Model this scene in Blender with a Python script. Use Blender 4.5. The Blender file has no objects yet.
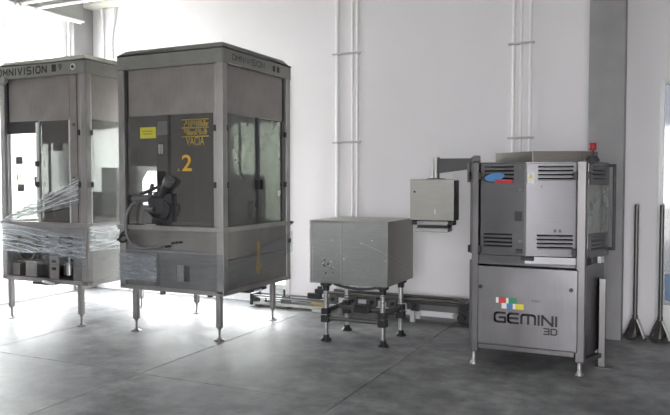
import bpy, bmesh, math, random
from mathutils import Vector, Matrix
random.seed(7)
S = bpy.context.scene
COL = S.collection
PI = math.pi

# ------------------------------------------------------------------ camera
CAM_H = 1.6
cam_d = bpy.data.cameras.new('camera')
cam = bpy.data.objects.new('camera', cam_d); COL.objects.link(cam)
cam.location = (0, 0, CAM_H)
cam.rotation_euler = (math.radians(90 - 2.282), 0, math.radians(25.333))
cam_d.sensor_width = 36.0
cam_d.lens = 690.0 / 670.0 * 36.0
cam_d.clip_start = 0.05
S.camera = cam

# ------------------------------------------------------------------ world: bright overcast daylight
W = bpy.data.worlds.new('overcast'); S.world = W
W.use_nodes = True
bg = W.node_tree.nodes['Background']
bg.inputs['Color'].default_value = (0.985, 0.98, 1.0, 1)
bg.inputs['Strength'].default_value = 6.0

S.view_settings.view_transform = 'Standard'
S.view_settings.look = 'None'
S.view_settings.gamma = 1.0
S.view_settings.use_curve_mapping = False
S.view_settings.exposure = 1.56
S.cycles.transparent_max_bounces = 16

# room extents
XL, XR, YB, YF, ZC = -7.68, 4.2, 7.75, -4.0, 4.75
# openings (daylight)
BD = (-7.05, -4.31, 0.25, 2.85)        # glazed door in the back wall: x0, x1, z0, z1
RW = (-0.035, 0.42, 0.28, 2.62)        # glazed door on the right of the back wall
LW = [(5.3, 7.36, 0.25, 3.86), (-3.7, -1.4, 1.0, 3.0)]   # left wall: y0, y1, z0, z1; second window unseen, added to light the back wall
FO = (-1.0, 2.3, 0.0, 3.0)             # open shutter door behind the camera


def portal(loc, rot, sx, sy):
    l = bpy.data.lights.new('daylight_portal', 'AREA')
    l.shape = 'RECTANGLE'; l.size = sx; l.size_y = sy
    l.cycles.is_portal = True
    o = bpy.data.objects.new('daylight_portal', l); COL.objects.link(o)
    o.location = loc; o.rotation_euler = rot


R90 = PI / 2
portal(((BD[0]+BD[1])/2, YB+0.3, (BD[2]+BD[3])/2), (-R90, 0, 0), BD[1]-BD[0], BD[3]-BD[2])
portal(((RW[0]+RW[1])/2, YB+0.3, (RW[2]+RW[3])/2), (-R90, 0, 0), RW[1]-RW[0], RW[3]-RW[2])
for y0, y1, z0, z1 in LW:
    portal((XL-0.3, (y0+y1)/2, (z0+z1)/2), (0, -R90, 0), z1-z0, y1-y0)
portal(((FO[0]+FO[1])/2, YF-0.3, (FO[2]+FO[3])/2), (R90, 0, 0), FO[1]-FO[0], FO[3]-FO[2])

# ------------------------------------------------------------------ helpers


class MB:
    def __init__(s, o=(0, 0, 0)):
        s.v = []; s.f = []; s.o = o

    def add(s, vs, fs):
        n = len(s.v)
        s.v += [(a[0]-s.o[0], a[1]-s.o[1], a[2]-s.o[2]) for a in vs]
        s.f += [tuple(i+n for i in f) for f in fs]
        return s

    def box(s, x0, x1, y0, y1, z0, z1):
        vs = [(x, y, z) for z in (z0, z1) for y in (y0, y1) for x in (x0, x1)]
        return s.add(vs, [(0, 2, 3, 1), (4, 5, 7, 6), (0, 1, 5, 4), (2, 6, 7, 3), (0, 4, 6, 2), (1, 3, 7, 5)])

    def bar(s, p, q, w, h, up=(0, 0, 1)):
        p, q = Vector(p), Vector(q); d = (q-p).normalized(); up = Vector(up)
        if abs(d.dot(up)) > 0.98: up = Vector((0, 1, 0))
        a = d.cross(up).normalized(); b = a.cross(d).normalized()
        vs = []
        for c in (p, q):
            for i, j in ((-1, -1), (1, -1), (1, 1), (-1, 1)):
                vs.append(tuple(c + a*(i*w/2) + b*(j*h/2)))
        return s.add(vs, [(0, 1, 2, 3), (7, 6, 5, 4), (0, 4, 5, 1), (1, 5, 6, 2), (2, 6, 7, 3), (3, 7, 4, 0)])

    def tube(s, pts, r, n=10, caps=True):
        pts = [Vector(p) for p in pts]
        rs = r if isinstance(r, (list, tuple)) else [r]*len(pts)
        ref = None; vs = []; fs = []
        for i, p in enumerate(pts):
            d = (pts[min(i+1, len(pts)-1)] - pts[max(i-1, 0)])
            if d.length < 1e-9: d = Vector((0, 0, 1))
            d.normalize()
            if ref is None:
                ref = Vector((0, 0, 1)) if abs(d.z) < 0.9 else Vector((1, 0, 0))
            a = (ref - d*ref.dot(d)).normalized(); b = d.cross(a); ref = a
            for k in range(n):
                t = 2*PI*k/n
                vs.append(tuple(p + (a*math.cos(t) + b*math.sin(t))*rs[i]))
        for i in range(len(pts)-1):
            for k in range(n):
                k2 = (k+1) % n
                fs.append((i*n+k, i*n+k2, (i+1)*n+k2, (i+1)*n+k))
        if caps:
            fs.append(tuple(range(n))[::-1]); m = (len(pts)-1)*n
            fs.append(tuple(m+k for k in range(n)))
        return s.add(vs, fs)

    def lathe(s, c, prof, n=14):
        # profile of (radius, z) turned about a vertical axis at c
        return s.tube([(c[0], c[1], c[2]+z) for r, z in prof], 1.0, n) if False else s._lathe(c, prof, n)

    def _lathe(s, c, prof, n):
        vs = []; fs = []
        for r, z in prof:
            for k in range(n):
                t = 2*PI*k/n
                vs.append((c[0]+r*math.cos(t), c[1]+r*math.sin(t), c[2]+z))
        for i in range(len(prof)-1):
            for k in range(n):
                k2 = (k+1) % n
                fs.append((i*n+k, i*n+k2, (i+1)*n+k2, (i+1)*n+k))
        fs.append(tuple(range(n))[::-1]); m = (len(prof)-1)*n
        fs.append(tuple(m+k for k in range(n)))
        return s.add(vs, fs)

    def prism(s, poly, axis, t0, t1):
        # poly: 2D points in the plane normal to axis; 'y' -> (x,z), 'x' -> (y,z), 'z' -> (x,y)
        n = len(poly)
        def P(a, b, t):
            return (a, t, b) if axis == 'y' else ((t, a, b) if axis == 'x' else (a, b, t))
        vs = [P(a, b, t0) for a, b in poly] + [P(a, b, t1) for a, b in poly]
        fs = [tuple(range(n))[::-1], tuple(range(n, 2*n))]
        for k in range(n):
            k2 = (k+1) % n
            fs.append((k, k2, n+k2, n+k))
        return s.add(vs, fs)

    def build(s, name, mat, parent=None, bev=0.0, smooth=False):
        me = bpy.data.meshes.new(name)
        me.from_pydata(s.v, [], s.f)
        bm = bmesh.new(); bm.from_mesh(me)
        bmesh.ops.recalc_face_normals(bm, faces=bm.faces)
        bm.to_mesh(me); bm.free()
        me.materials.append(M[mat] if isinstance(mat, str) else mat)
        if smooth:
            for p in me.polygons: p.use_smooth = True
        o = bpy.data.objects.new(name, me); COL.objects.link(o)
        if smooth:
            m = o.modifiers.new('edge', 'EDGE_SPLIT'); m.split_angle = math.radians(40)
        if bev:
            m = o.modifiers.new('bevel', 'BEVEL'); m.width = bev; m.segments = 2; m.limit_method = 'ANGLE'
        if parent: o.parent = parent
        return o


def thing(name, label, cat, loc, group=None):
    o = bpy.data.objects.new(name, None); COL.objects.link(o)
    o.location = loc; o.empty_display_size = 0.1
    return tag(o, label, cat, group)


def tag(o, label, cat, group=None):
    o['label'] = label; o['category'] = cat
    if group: o['group'] = group
    return o


def struct(name, mb, mat, bev=0.0):
    o = mb.build(name, mat, None, bev); o['kind'] = 'structure'; return o


def text_part(name, txt, mat, parent, origin, face, width, height, depth=0.002, off=(0, 0, 0), flip=False):
    """lettering as thin raised print; face '-y' or '+x'; origin = lower left corner"""
    c = bpy.data.curves.new('t', 'FONT'); c.body = txt; c.size = 1.0; c.extrude = 0.0
    c.offset = 0.014
    t = bpy.data.objects.new('t', c); COL.objects.link(t)
    bpy.context.view_layer.update()
    me = bpy.data.meshes.new_from_object(t.evaluated_get(bpy.context.evaluated_depsgraph_get()))
    bpy.data.objects.remove(t); bpy.data.curves.remove(c)
    xs = [v.co.x for v in me.vertices]; ys = [v.co.y for v in me.vertices]
    sx = width/(max(xs)-min(xs)); sy = height/(max(ys)-min(ys)); mx, my = min(xs), min(ys)
    for v in me.vertices:
        a, b = (v.co.x-mx)*sx, (v.co.y-my)*sy
        if flip: b = height-b
        if face == '-y': v.co = (origin[0]+a-off[0], origin[1]-depth-off[1], origin[2]+b-off[2])
        else: v.co = (origin[0]+depth-off[0], origin[1]+a-off[1], origin[2]+b-off[2])
    me.name = name; me.materials.clear(); me.materials.append(M[mat])
    o = bpy.data.objects.new(name, me); COL.objects.link(o); o.parent = parent
    return o


GLYPH = {'O': [[(0, 0.2), (0, 0.8), (0.25, 1), (0.75, 1), (1, 0.8), (1, 0.2), (0.75, 0), (0.25, 0), (0, 0.2)]],
         'M': [[(0, 0), (0, 1), (0.5, 0.3), (1, 1), (1, 0)]], 'N': [[(0, 0), (0, 1), (1, 0), (1, 1)]], 'I': [[(0.5, 0), (0.5, 1)]],
         'V': [[(0, 1), (0.5, 0), (1, 1)]], 'S': [[(1, 1), (0.15, 1), (0, 0.85), (0, 0.62), (0.15, 0.5), (0.85, 0.5), (1, 0.38), (1, 0.15), (0.85, 0), (0, 0)]]}


def bold_text(txt, mat, parent, to3d, w, h, gap, t):
    """heavy block capitals, one mesh per letter; to3d maps (across, up) to a point"""
    x = 0.0
    for ch in txt:
        cw = w*0.25 if ch == 'I' else w
        mb = MB()
        for pa in GLYPH[ch]:
            P = [Vector((x+p*cw, q*h)) for p, q in pa]
            for p, q in zip(P, P[1:]):
                d = (q-p).normalized(); n = Vector((-d.y, d.x))*t/2; e = d*t*0.25
                mb.add([to3d(v.x, v.y) for v in (p-e+n, p-e-n, q+e-n, q+e+n)], [(0, 1, 2, 3)])
        mb.build('maker_letter', mat, parent)
        x += cw+t+gap


# ------------------------------------------------------------------ materials
M = {}


def nodes(name):
    m = bpy.data.materials.new(name); m.use_nodes = True; M[name] = m
    nt = m.node_tree
    return m, nt, nt.nodes['Principled BSDF']


def coords(nt, scale=(1, 1, 1)):
    tc = nt.nodes.new('ShaderNodeTexCoord'); mp = nt.nodes.new('ShaderNodeMapping')
    mp.inputs['Scale'].default_value = scale
    nt.links.new(tc.outputs['Object'], mp.inputs['Vector'])
    return mp.outputs['Vector']


def noise(nt, vec, scale, detail=5, rough=0.55):
    n = nt.nodes.new('ShaderNodeTexNoise'); n.inputs['Scale'].default_value = scale
    n.inputs['Detail'].default_value = detail; n.inputs['Roughness'].default_value = rough
    nt.links.new(vec, n.inputs['Vector']); return n.outputs['Fac']


def ramp(nt, fac, stops):
    r = nt.nodes.new('ShaderNodeValToRGB')
    while len(r.color_ramp.elements) < len(stops): r.color_ramp.elements.new(0.5)
    for e, (p, c) in zip(r.color_ramp.elements, stops):
        e.position = p; e.color = (c if len(c) == 4 else (*c, 1)) if not isinstance(c, (int, float)) else (c, c, c, 1)
    nt.links.new(fac, r.inputs['Fac']); return r.outputs['Color']


def bump(nt, b, h, strength, dist=0.01):
    n = nt.nodes.new('ShaderNodeBump'); n.inputs['Strength'].default_value = strength
    n.inputs['Distance'].default_value = dist
    nt.links.new(h, n.inputs['Height']); nt.links.new(n.outputs['Normal'], b.inputs['Normal'])


def plain(name, col, rough=0.5, metal=0.0, var=0.12, scale=9.0):
    m, nt, b = nodes(name)
    v = coords(nt)
    f = noise(nt, v, scale)
    lo = tuple(c*(1-var) for c in col); hi = tuple(min(1, c*(1+var)) for c in col)
    nt.links.new(ramp(nt, f, [(0.3, lo), (0.7, hi)]), b.inputs['Base Color'])
    b.inputs['Roughness'].default_value = rough; b.inputs['Metallic'].default_value = metal
    return m


def steel(name, col, rough=0.36, metal=0.9, stretch=(2, 2, 60), var=0.18, blot=3.0):
    m, nt, b = nodes(name)
    g = noise(nt, coords(nt, stretch), 3.0, 4)
    f = noise(nt, coords(nt), blot, 4)
    mx = nt.nodes.new('ShaderNodeMix'); mx.data_type = 'FLOAT'; mx.inputs[0].default_value = 0.6
    nt.links.new(g, mx.inputs[2]); nt.links.new(f, mx.inputs[3])
    lo = tuple(c*(1-var) for c in col); hi = tuple(min(1, c*(1+var)) for c in col)
    nt.links.new(ramp(nt, mx.outputs[0], [(0.35, lo), (0.65, hi)]), b.inputs['Base Color'])
    nt.links.new(ramp(nt, mx.outputs[0], [(0.3, rough*0.8), (0.7, rough*1.25)]), b.inputs['Roughness'])
    b.inputs['Metallic'].default_value = metal
    return m


def pane(name, tint, refl=0.12, haze=0.0, hazecol=(0.6, 0.6, 0.6), rough=0.05):
    m, nt, b = nodes(name)
    out = nt.nodes['Material Output']; nt.nodes.remove(b)
    tr = nt.nodes.new('ShaderNodeBsdfTransparent'); tr.inputs['Color'].default_value = (*tint, 1)
    gl = nt.nodes.new('ShaderNodeBsdfGlossy'); gl.inputs['Roughness'].default_value = rough
    df = nt.nodes.new('ShaderNodeBsdfDiffuse'); df.inputs['Color'].default_value = (*hazecol, 1)
    m1 = nt.nodes.new('ShaderNodeMixShader'); m2 = nt.nodes.new('ShaderNodeMixShader')
    f = noise(nt, coords(nt), 2.3, 5)
    mr = nt.nodes.new('ShaderNodeMapRange'); mr.inputs['To Min'].default_value = haze*0.75; mr.inputs['To Max'].default_value = haze*1.25
    mr.inputs['From Min'].default_value = 0.3; mr.inputs['From Max'].default_value = 0.7
    nt.links.new(f, mr.inputs['Value']); nt.links.new(mr.outputs[0], m1.inputs['Fac'])
    nt.links.new(tr.outputs[0], m1.inputs[1]); nt.links.new(df.outputs[0], m1.inputs[2])
    m2.inputs['Fac'].default_value = refl
    nt.links.new(m1.outputs[0], m2.inputs[1]); nt.links.new(gl.outputs[0], m2.inputs[2])
    nt.links.new(m2.outputs[0], out.inputs['Surface'])
    return m


def film(name, alpha, stretch):
    """crinkled clear stretch wrap"""
    m, nt, b = nodes(name)
    out = nt.nodes['Material Output']; nt.nodes.remove(b)
    tr = nt.nodes.new('ShaderNodeBsdfTransparent'); tr.inputs['Color'].default_value = (0.93, 0.94, 0.95, 1)
    gl = nt.nodes.new('ShaderNodeBsdfGlossy'); gl.inputs['Roughness'].default_value = 0.14
    df = nt.nodes.new('ShaderNodeBsdfDiffuse'); df.inputs['Color'].default_value = (0.80, 0.83, 0.87, 1)
    f = noise(nt, coords(nt, stretch), 6.0, 6, 0.65)
    bp = nt.nodes.new('ShaderNodeBump'); bp.inputs['Strength'].default_value = 0.7; bp.inputs['Distance'].default_value = 0.03
    nt.links.new(f, bp.inputs['Height'])
    nt.links.new(bp.outputs['Normal'], gl.inputs['Normal'])
    m1 = nt.nodes.new('ShaderNodeMixShader'); m1.inputs['Fac'].default_value = 0.6
    tl = nt.nodes.new('ShaderNodeBsdfTranslucent'); tl.inputs['Color'].default_value = (0.85, 0.88, 0.92, 1)
    m0 = nt.nodes.new('ShaderNodeMixShader'); m0.inputs['Fac'].default_value = 0.45
    nt.links.new(df.outputs[0], m0.inputs[1]); nt.links.new(tl.outputs[0], m0.inputs[2])
    nt.links.new(gl.outputs[0], m1.inputs[1]); nt.links.new(m0.outputs[0], m1.inputs[2])
    mr = nt.nodes.new('ShaderNodeMapRange'); mr.inputs['From Min'].default_value = 0.42; mr.inputs['From Max'].default_value = 0.68
    mr.inputs['To Min'].default_value = alpha*0.2; mr.inputs['To Max'].default_value = min(1, alpha*2.4)
    nt.links.new(f, mr.inputs['Value'])
    m2 = nt.nodes.new('ShaderNodeMixShader'); nt.links.new(mr.outputs[0], m2.inputs['Fac'])
    nt.links.new(tr.outputs[0], m2.inputs[1]); nt.links.new(m1.outputs[0], m2.inputs[2])
    nt.links.new(m2.outputs[0], out.inputs['Surface'])


def concrete_floor():
    m, nt, b = nodes('floor_concrete')
    v = coords(nt)
    # world position so that every slab differs
    geo = nt.nodes.new('ShaderNodeNewGeometry')
    big = noise(nt, geo.outputs['Position'], 1.1, 6, 0.62)
    med = noise(nt, geo.outputs['Position'], 5.0, 6, 0.65)
    mx = nt.nodes.new('ShaderNodeMix'); mx.data_type = 'FLOAT'; mx.inputs[0].default_value = 0.45
    nt.links.new(big, mx.inputs[2]); nt.links.new(med, mx.inputs[3])
    nt.links.new(ramp(nt, mx.outputs[0], [(0.41, (0.135, 0.137, 0.142)), (0.5, (0.235, 0.238, 0.245)), (0.59, (0.355, 0.357, 0.362))]), b.inputs['Base Color'])
    nt.links.new(ramp(nt, mx.outputs[0], [(0.40, 0.40), (0.60, 0.56)]), b.inputs['Roughness'])
    b.inputs['Specular IOR Level'].default_value = 0.22
    bump(nt, b, med, 0.06, 0.02)


concrete_floor()
plain('floor_joint', (0.14, 0.14, 0.14), 0.8)
plain('wall_paint', (0.845, 0.82, 0.842), 0.75, var=0.02, scale=1.2)
plain('ceiling_paint', (0.62, 0.62, 0.61), 0.85, var=0.03)
plain('column_concrete', (0.34, 0.332, 0.338), 0.8, var=0.10, scale=3.0)
plain('beam_concrete', (0.36, 0.36, 0.34), 0.8, var=0.08, scale=2.0)
plain('lit_soffit_concrete', (0.70, 0.70, 0.62), 0.8, var=0.04, scale=2.0)  # concrete beam made pale olive: light from below put into its colour
plain('white_frame', (0.80, 0.81, 0.82), 0.35, var=0.02)
plain('white_conduit', (0.93, 0.925, 0.93), 0.45, var=0.02)
plain('conduit_clamp', (0.5, 0.5, 0.5), 0.5, 0.1)
plain('yard_ground', (0.55, 0.55, 0.52), 0.9, var=0.1, scale=0.7)
plain('blue_panel', (0.16, 0.28, 0.42), 0.5)
steel('frame_steel', (0.36, 0.345, 0.337), 0.42, 0.75, (40, 40, 2))
steel('fascia_steel', (0.27, 0.268, 0.25), 0.5, 0.6, (2, 2, 40))
steel('cap_olive', (0.60, 0.61, 0.53), 0.5, 0.4, (2, 2, 40))
steel('panel_steel', (0.30, 0.277, 0.27), 0.5, 0.7, (30, 30, 2))
steel('body_steel', (0.25, 0.243, 0.236), 0.36, 1.0, (2, 2, 50))
steel('bright_steel', (0.46, 0.46, 0.455), 0.3, 0.9, (2, 2, 40))
steel('gemini_steel', (0.145, 0.142, 0.15), 0.34, 1.0, (2, 2, 70), 0.10)
steel('gemini_plate', (0.24, 0.232, 0.243), 0.33, 1.0, (60, 60, 2), 0.08)
steel('gemini_post', (0.195, 0.187, 0.19), 0.34, 0.8, (60, 60, 2), 0.06)
steel('hood_steel', (0.19, 0.178, 0.158), 0.35, 0.85, (2, 2, 40))
steel('box_steel', (0.36, 0.352, 0.325), 0.36, 0.9, (2, 2, 40), 0.12, 2.0)
steel('aluminium', (0.66, 0.66, 0.63), 0.38, 0.8, (40, 2, 2))
steel('pale_steel', (0.42, 0.42, 0.41), 0.45, 0.4, (2, 2, 30))
steel('dull_metal', (0.16, 0.158, 0.155), 0.45, 0.7, (40, 2, 2))
steel('stand_steel', (0.17, 0.165, 0.155), 0.4, 0.85, (40, 40, 2))
plain('dark_paint', (0.045, 0.046, 0.05), 0.45, 0.2)
plain('arm_grey', (0.085, 0.084, 0.085), 0.4, 0.3)
plain('mid_grey_paint', (0.16, 0.16, 0.165), 0.5, 0.2)
plain('black_plastic', (0.018, 0.018, 0.02), 0.45)
plain('gasket', (0.012, 0.012, 0.014), 0.6)
plain('hose_grey', (0.17, 0.175, 0.18), 0.5)
plain('copper_red', (0.30, 0.10, 0.05), 0.5, 0.3)
plain('brass', (0.45, 0.36, 0.20), 0.4, 0.7)
plain('white_plastic', (0.72, 0.73, 0.73), 0.45, var=0.04)
plain('yellow_label', (0.62, 0.60, 0.06), 0.5, var=0.06)
plain('amber_print', (0.75, 0.42, 0.03), 0.5, var=0.05)
plain('faded_amber', (0.42, 0.30, 0.08), 0.6, var=0.15)
plain('logo_black', (0.014, 0.013, 0.018), 0.5)
plain('logo_red', (0.62, 0.06, 0.06), 0.45)
plain('logo_green', (0.02, 0.30, 0.14), 0.45)
plain('logo_blue', (0.06, 0.22, 0.48), 0.45)
plain('logo_yellow', (0.75, 0.62, 0.05), 0.45)
plain('logo_white', (0.80, 0.78, 0.74), 0.45)
plain('sticker_red', (0.45, 0.03, 0.04), 0.45)
m, nt, b = nodes('beacon_red')
b.inputs['Base Color'].default_value = (0.42, 0.008, 0.02, 1); b.inputs['Roughness'].default_value = 0.2
b.inputs['Transmission Weight'].default_value = 0.15
pane('window_glass', (0.985, 1.0, 0.99), 0.06)
pane('dimming_glass', (0.155, 0.16, 0.17), 0.06)  # dark tint added to mute the bright outdoors behind the right door
pane('smoked_glass', (0.34, 0.345, 0.34), 0.10, 0.22, (0.30, 0.285, 0.26), 0.08)
pane('side_glass', (0.25, 0.265, 0.24), 0.10, 0.30, (0.34, 0.355, 0.32), 0.14)
pane('clear_pane', (0.82, 0.83, 0.82), 0.12, 0.12, (0.6, 0.6, 0.58), 0.08)
pane('enclosure_pane', (0.75, 0.77, 0.75), 0.12, 0.32, (0.6, 0.63, 0.6), 0.08)
film('film_dense', 0.42, (0.8, 1.0, 7.0))
film('film_bright', 0.8, (0.8, 1.0, 6.0))
film('film_light', 0.07, (1.0, 1.0, 7.0))

# ------------------------------------------------------------------ the setting
floor = struct('floor', MB().box(XL-0.2, XR+0.2, YF-0.2, YB+0.2, -0.25, -0.02), 'floor_joint')
xs = [XL, -5.75, -3.88, -2.07, 1.61, XR]
ys = [YF, -3.0, 0.70, 4.42, YB]
for i in range(len(xs)-1):
    for j in range(len(ys)-1):
        g = 0.0025
        MB().box(xs[i]+g, xs[i+1]-g, ys[j]+g, ys[j+1]-g, -0.02, 0).build('concrete_slab', 'floor_concrete', floor, 0.003)


def wall_with_holes(name, axis, t0, t1, a0, a1, z0, z1, holes, mat):
    mb = MB()
    def bx(p, q, u, v):
        if q-p < 1e-4 or v-u < 1e-4: return
        mb.box(p, q, t0, t1, u, v) if axis == 'y' else mb.box(t0, t1, p, q, u, v)
    cur = a0
    for h0, h1, k0, k1 in sorted(holes):
        bx(cur, h0, z0, z1); bx(h0, h1, z0, k0); bx(h0, h1, k1, z1); cur = h1
    bx(cur, a1, z0, z1)
    return struct(name, mb, mat)


wall_with_holes('wall_back', 'y', YB, YB+0.25, XL-0.25, XR+0.25, -0.02, ZC, [(BD[0], BD[1], 0.0, BD[3]), (RW[0], RW[1], 0.0, RW[3])], 'wall_paint')
wall_with_holes('wall_left', 'x', XL-0.25, XL, YF, YB, -0.02, ZC, LW, 'wall_paint')
wall_with_holes('wall_right', 'x', XR, XR+0.25, YF, YB, -0.02, ZC, [], 'column_concrete')
wall_with_holes('wall_front', 'y', YF-0.25, YF, XL-0.25, XR+0.25, -0.02, ZC, [FO], 'column_concrete')
struct('ceiling', MB().box(XL-0.25, XR+0.25, YF-0.25, YB+0.25, ZC, ZC+0.2), 'ceiling_paint')
# concrete columns and beams
struct('column_right', MB().box(-0.68, -0.345, 7.38, YB, 0, ZC), 'column_concrete', 0.008)
struct('column_left', MB().box(XL, -7.61, 7.38, YB, 0, ZC), 'column_concrete', 0.008)
struct('trim_1', MB().box(XL, XR, 7.47, YB, 4.09, ZC), 'lit_soffit_concrete')       # ring beam over the back wall
struct('trim_2', MB().box(XL, -7.52, YF, 7.47, 3.87, ZC), 'beam_concrete')   # ring beam over the left wall
struct('ground', MB().box(-40, 40, -40, 50, -0.4, -0.26), 'yard_ground')


def glazed(name, axis, t, a0, a1, z0, z1, n, kick=None, kickmat='white_frame', fw=0.07, glass='window_glass'):
    """white framed glazing: frame, mullions and one pane per bay, set in the wall thickness"""
    root = bpy.data.objects.new(name, None); COL.objects.link(root); root['kind'] = 'structure'
    def bx(p, q, d0, d1, u, v):
        return MB().box(p, q, t+d0, t+d1, u, v) if axis == 'y' else MB().box(t+d0, t+d1, p, q, u, v)
    for nm, p, q, u, v in (('side_frame', a0, a0+fw, z0, z1), ('side_frame', a1-fw, a1, z0, z1), ('head_frame', a0+fw, a1-fw, z1-fw, z1)):
        bx(p, q, -0.03, 0.07, u, v).build(nm, 'white_frame', root, 0.004)
    zb = z0
    if kick:
        bx(a0+fw, a1-fw, 0.0, 0.05, z0, kick).build('kick_panel', kickmat, root, 0.003); zb = kick
    bx(a0+fw, a1-fw, -0.02, 0.065, zb, zb+fw*0.8).build('bottom_rail', 'white_frame', root, 0.004)
    bw = (a1-a0-2*fw)/n
    for k in range(n):
        p = a0+fw+k*bw
        if k: bx(p-0.03, p+0.03, -0.02, 0.065, zb+fw*0.8, z1-fw).build('mullion', 'white_frame', root, 0.004)
        e = 0.03
        bx(p+(e if k else 0), p+bw-(e if k < n-1 else 0), 0.02, 0.03, zb+fw*0.8, z1-fw).build('pane', glass, root)
    return root


glazed('door_1', 'y', YB+0.02, BD[0], BD[1], 0.0, BD[3], 3, BD[2]-0.06)
d2 = glazed('door_2', 'y', YB+0.04, RW[0], RW[1], 0.0, RW[3], 1, RW[2], fw=0.05, glass='dimming_glass')
MB().box(RW[0]+0.08, RW[1]-0.08, YB+0.035, YB+0.055, 0.37, 0.64).build('lower_panel', 'blue_panel', d2)
for k, (y0, y1, z0, z1) in enumerate(LW):
    glazed('window_%d' % (k+1), 'x', XL-0.12, y0, y1, z0, z1, 2)

# ------------------------------------------------------------------ the two tall inspection machines
MW, MD = 1.32, 1.35


def curve_pts(pts, n=8):
    """Catmull-Rom through the points"""
    P = [Vector(p) for p in pts]; P = [P[0]*2-P[1]] + P + [P[-1]*2-P[-2]]; out = []
    for i in range(1, len(P)-2):
        for k in range(n):
            t = k/n; a, b, c, d = P[i-1:i+3]
            out.append(0.5*((2*b)+(c-a)*t+(2*a-5*b+4*c-d)*t*t+(3*b-a-3*c+d)*t**3))
    out.append(P[-2]); return [tuple(p) for p in out]


def ripple(root, name, mat, grid, amp, ang=0.0):
    """a thin crinkled film sheet: grid(u, v) -> point, normal pushes by a small random ripple"""
    nu, nv = 26, 22; vs = []; fs = []
    ph = [random.uniform(0, 6.28) for _ in range(6)]
    for j in range(nv+1):
        for i in range(nu+1):
            u, v = i/nu, j/nv
            p, n = grid(u, v)
            w = math.sin(v*31+u*5+ph[0])*0.5+math.sin(v*57-u*9+ph[1])*0.3+math.sin(u*13+v*17+ph[2])*0.3
            vs.append(tuple(Vector(p)+Vector(n)*(amp*w)))
    for j in range(nv):
        for i in range(nu):
            a = j*(nu+1)+i; fs.append((a, a+1, a+nu+2, a+nu+1))
    o = MB().add(vs, fs).build(name, mat, root)
    for p in o.data.polygons: p.use_smooth = True
    s = o.modifiers.new('thickness', 'SOLIDIFY'); s.thickness = 0.0006
    return o


def leg_set(root, spots, ztop):
    for x, y in spots:
        lg = MB().box(x-0.026, x+0.026, y-0.026, y+0.026, 0.13, ztop).build('leg', 'frame_steel', root, 0.004)
        MB()._lathe((x, y, 0), [(0.026, 0.13), (0.012, 0.105), (0.011, 0.03)], 12).build('threaded_rod', 'frame_steel', lg, smooth=True)
        MB()._lathe((x, y, 0), [(0.052, 0.0), (0.052, 0.008), (0.03, 0.016), (0.014, 0.034)], 16).build('foot', 'frame_steel', lg, smooth=True)


def tall_frame(root, capmat, legs):
    w, d, p = MW, MD, 0.085
    for x, y in ((0, 0), (w-p, 0), (0, d-p), (w-p, d-p)):
        MB().box(x, x+p, y, y+p, 0.47, 2.75).build('corner_post', 'frame_steel', root, 0.008)
    # fascia beams round the top and the mitred cap above them
    z0, z1, z2 = 2.742, 2.882, 2.935
    for nm, pl, ax, a, b in (('front', [(0, z0), (w, z0), (w, z1), (0, z1)], 'y', -0.008, 0.05),
                             ('back', [(0, z0), (w, z0), (w, z1), (0, z1)], 'y', d-0.05, d+0.008),
                             ('side', [(0, z0), (d, z0), (d, z1), (0, z1)], 'x', w-0.05, w+0.008),
                             ('side', [(0, z0), (d, z0), (d, z1), (0, z1)], 'x', -0.008, 0.05)):
        MB().prism(pl, ax, a, b).build('fascia', 'fascia_steel', root, 0.004)
    g = z1+0.012
    MB().box(0.03, w-0.03, 0.03, d-0.03, z1-0.004, g+0.002).build('shadow_gap', 'gasket', root)
    o = 0.008
    MB().prism([(-o, z1), (0.0, z1), (0.0, g), (w+o, g), (w+o, z2), (0.13, z2), (-o, z1+0.012)], 'y', -o, 0.06).build('cap', capmat, root, 0.003)
    MB().prism([(0.06, g), (d+o, g), (d+o, z1+0.002), (d-0.18, z2), (0.06, z2)], 'x', w-0.055, w+o).build('cap', capmat, root, 0.003)
    MB().prism([(0.0, g), (w-0.055, g), (w-0.1, z2), (0.13, z2)], 'y', d-0.05, d+o).build('cap', capmat, root, 0.003)
    MB().prism([(0.06, g), (d-0.05, g), (d-0.18, z2), (0.16, z2)], 'x', -o, 0.05).build('cap', capmat, root, 0.003)
    MB().box(0.05, w-0.055, 0.06, d-0.05, g+0.002, g+0.03).build('roof_panel', 'panel_steel', root)
    # belt rail
    for x0, x1, y0, y1 in ((-0.012, w+0.012, -0.018, 0.05), (-0.012, w+0.012, d-0.05, d+0.018)):
        MB().box(x0, x1, y0, y1, 1.085, 1.132).build('belt_rail', 'frame_steel', root, 0.004)
    for x0, x1 in ((-0.012, 0.05), (w-0.05, w+0.012)):
        MB().box(x0, x1, 0.05, d-0.05, 1.085, 1.132).build('belt_rail', 'frame_steel', root, 0.004)
    MB().box(w+0.012, w+0.03, d-0.03, d+0.02, 1.10, 1.125).build('belt_end', 'black_plastic', root, 0.003)
    # bottom frame
    for a in ((0.0, w, 0.0, 0.05), (0.0, w, d-0.05, d), (0.0, 0.05, 0.05, d-0.05), (w-0.05, w, 0.05, d-0.05)):
        MB().box(*a, 0.455, 0.50).build('bottom_rail', 'frame_steel', root, 0.004)
    MB().box(0.05, w-0.05, 0.05, d-0.05, 0.47, 0.49).build('bottom_plate', 'mid_grey_paint', root)
    MB().box(0.05, w-0.05, 0.05, d-0.05, 1.09, 1.11).build('deck', 'body_steel', root)
    leg_set(root, legs, 0.47)


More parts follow.
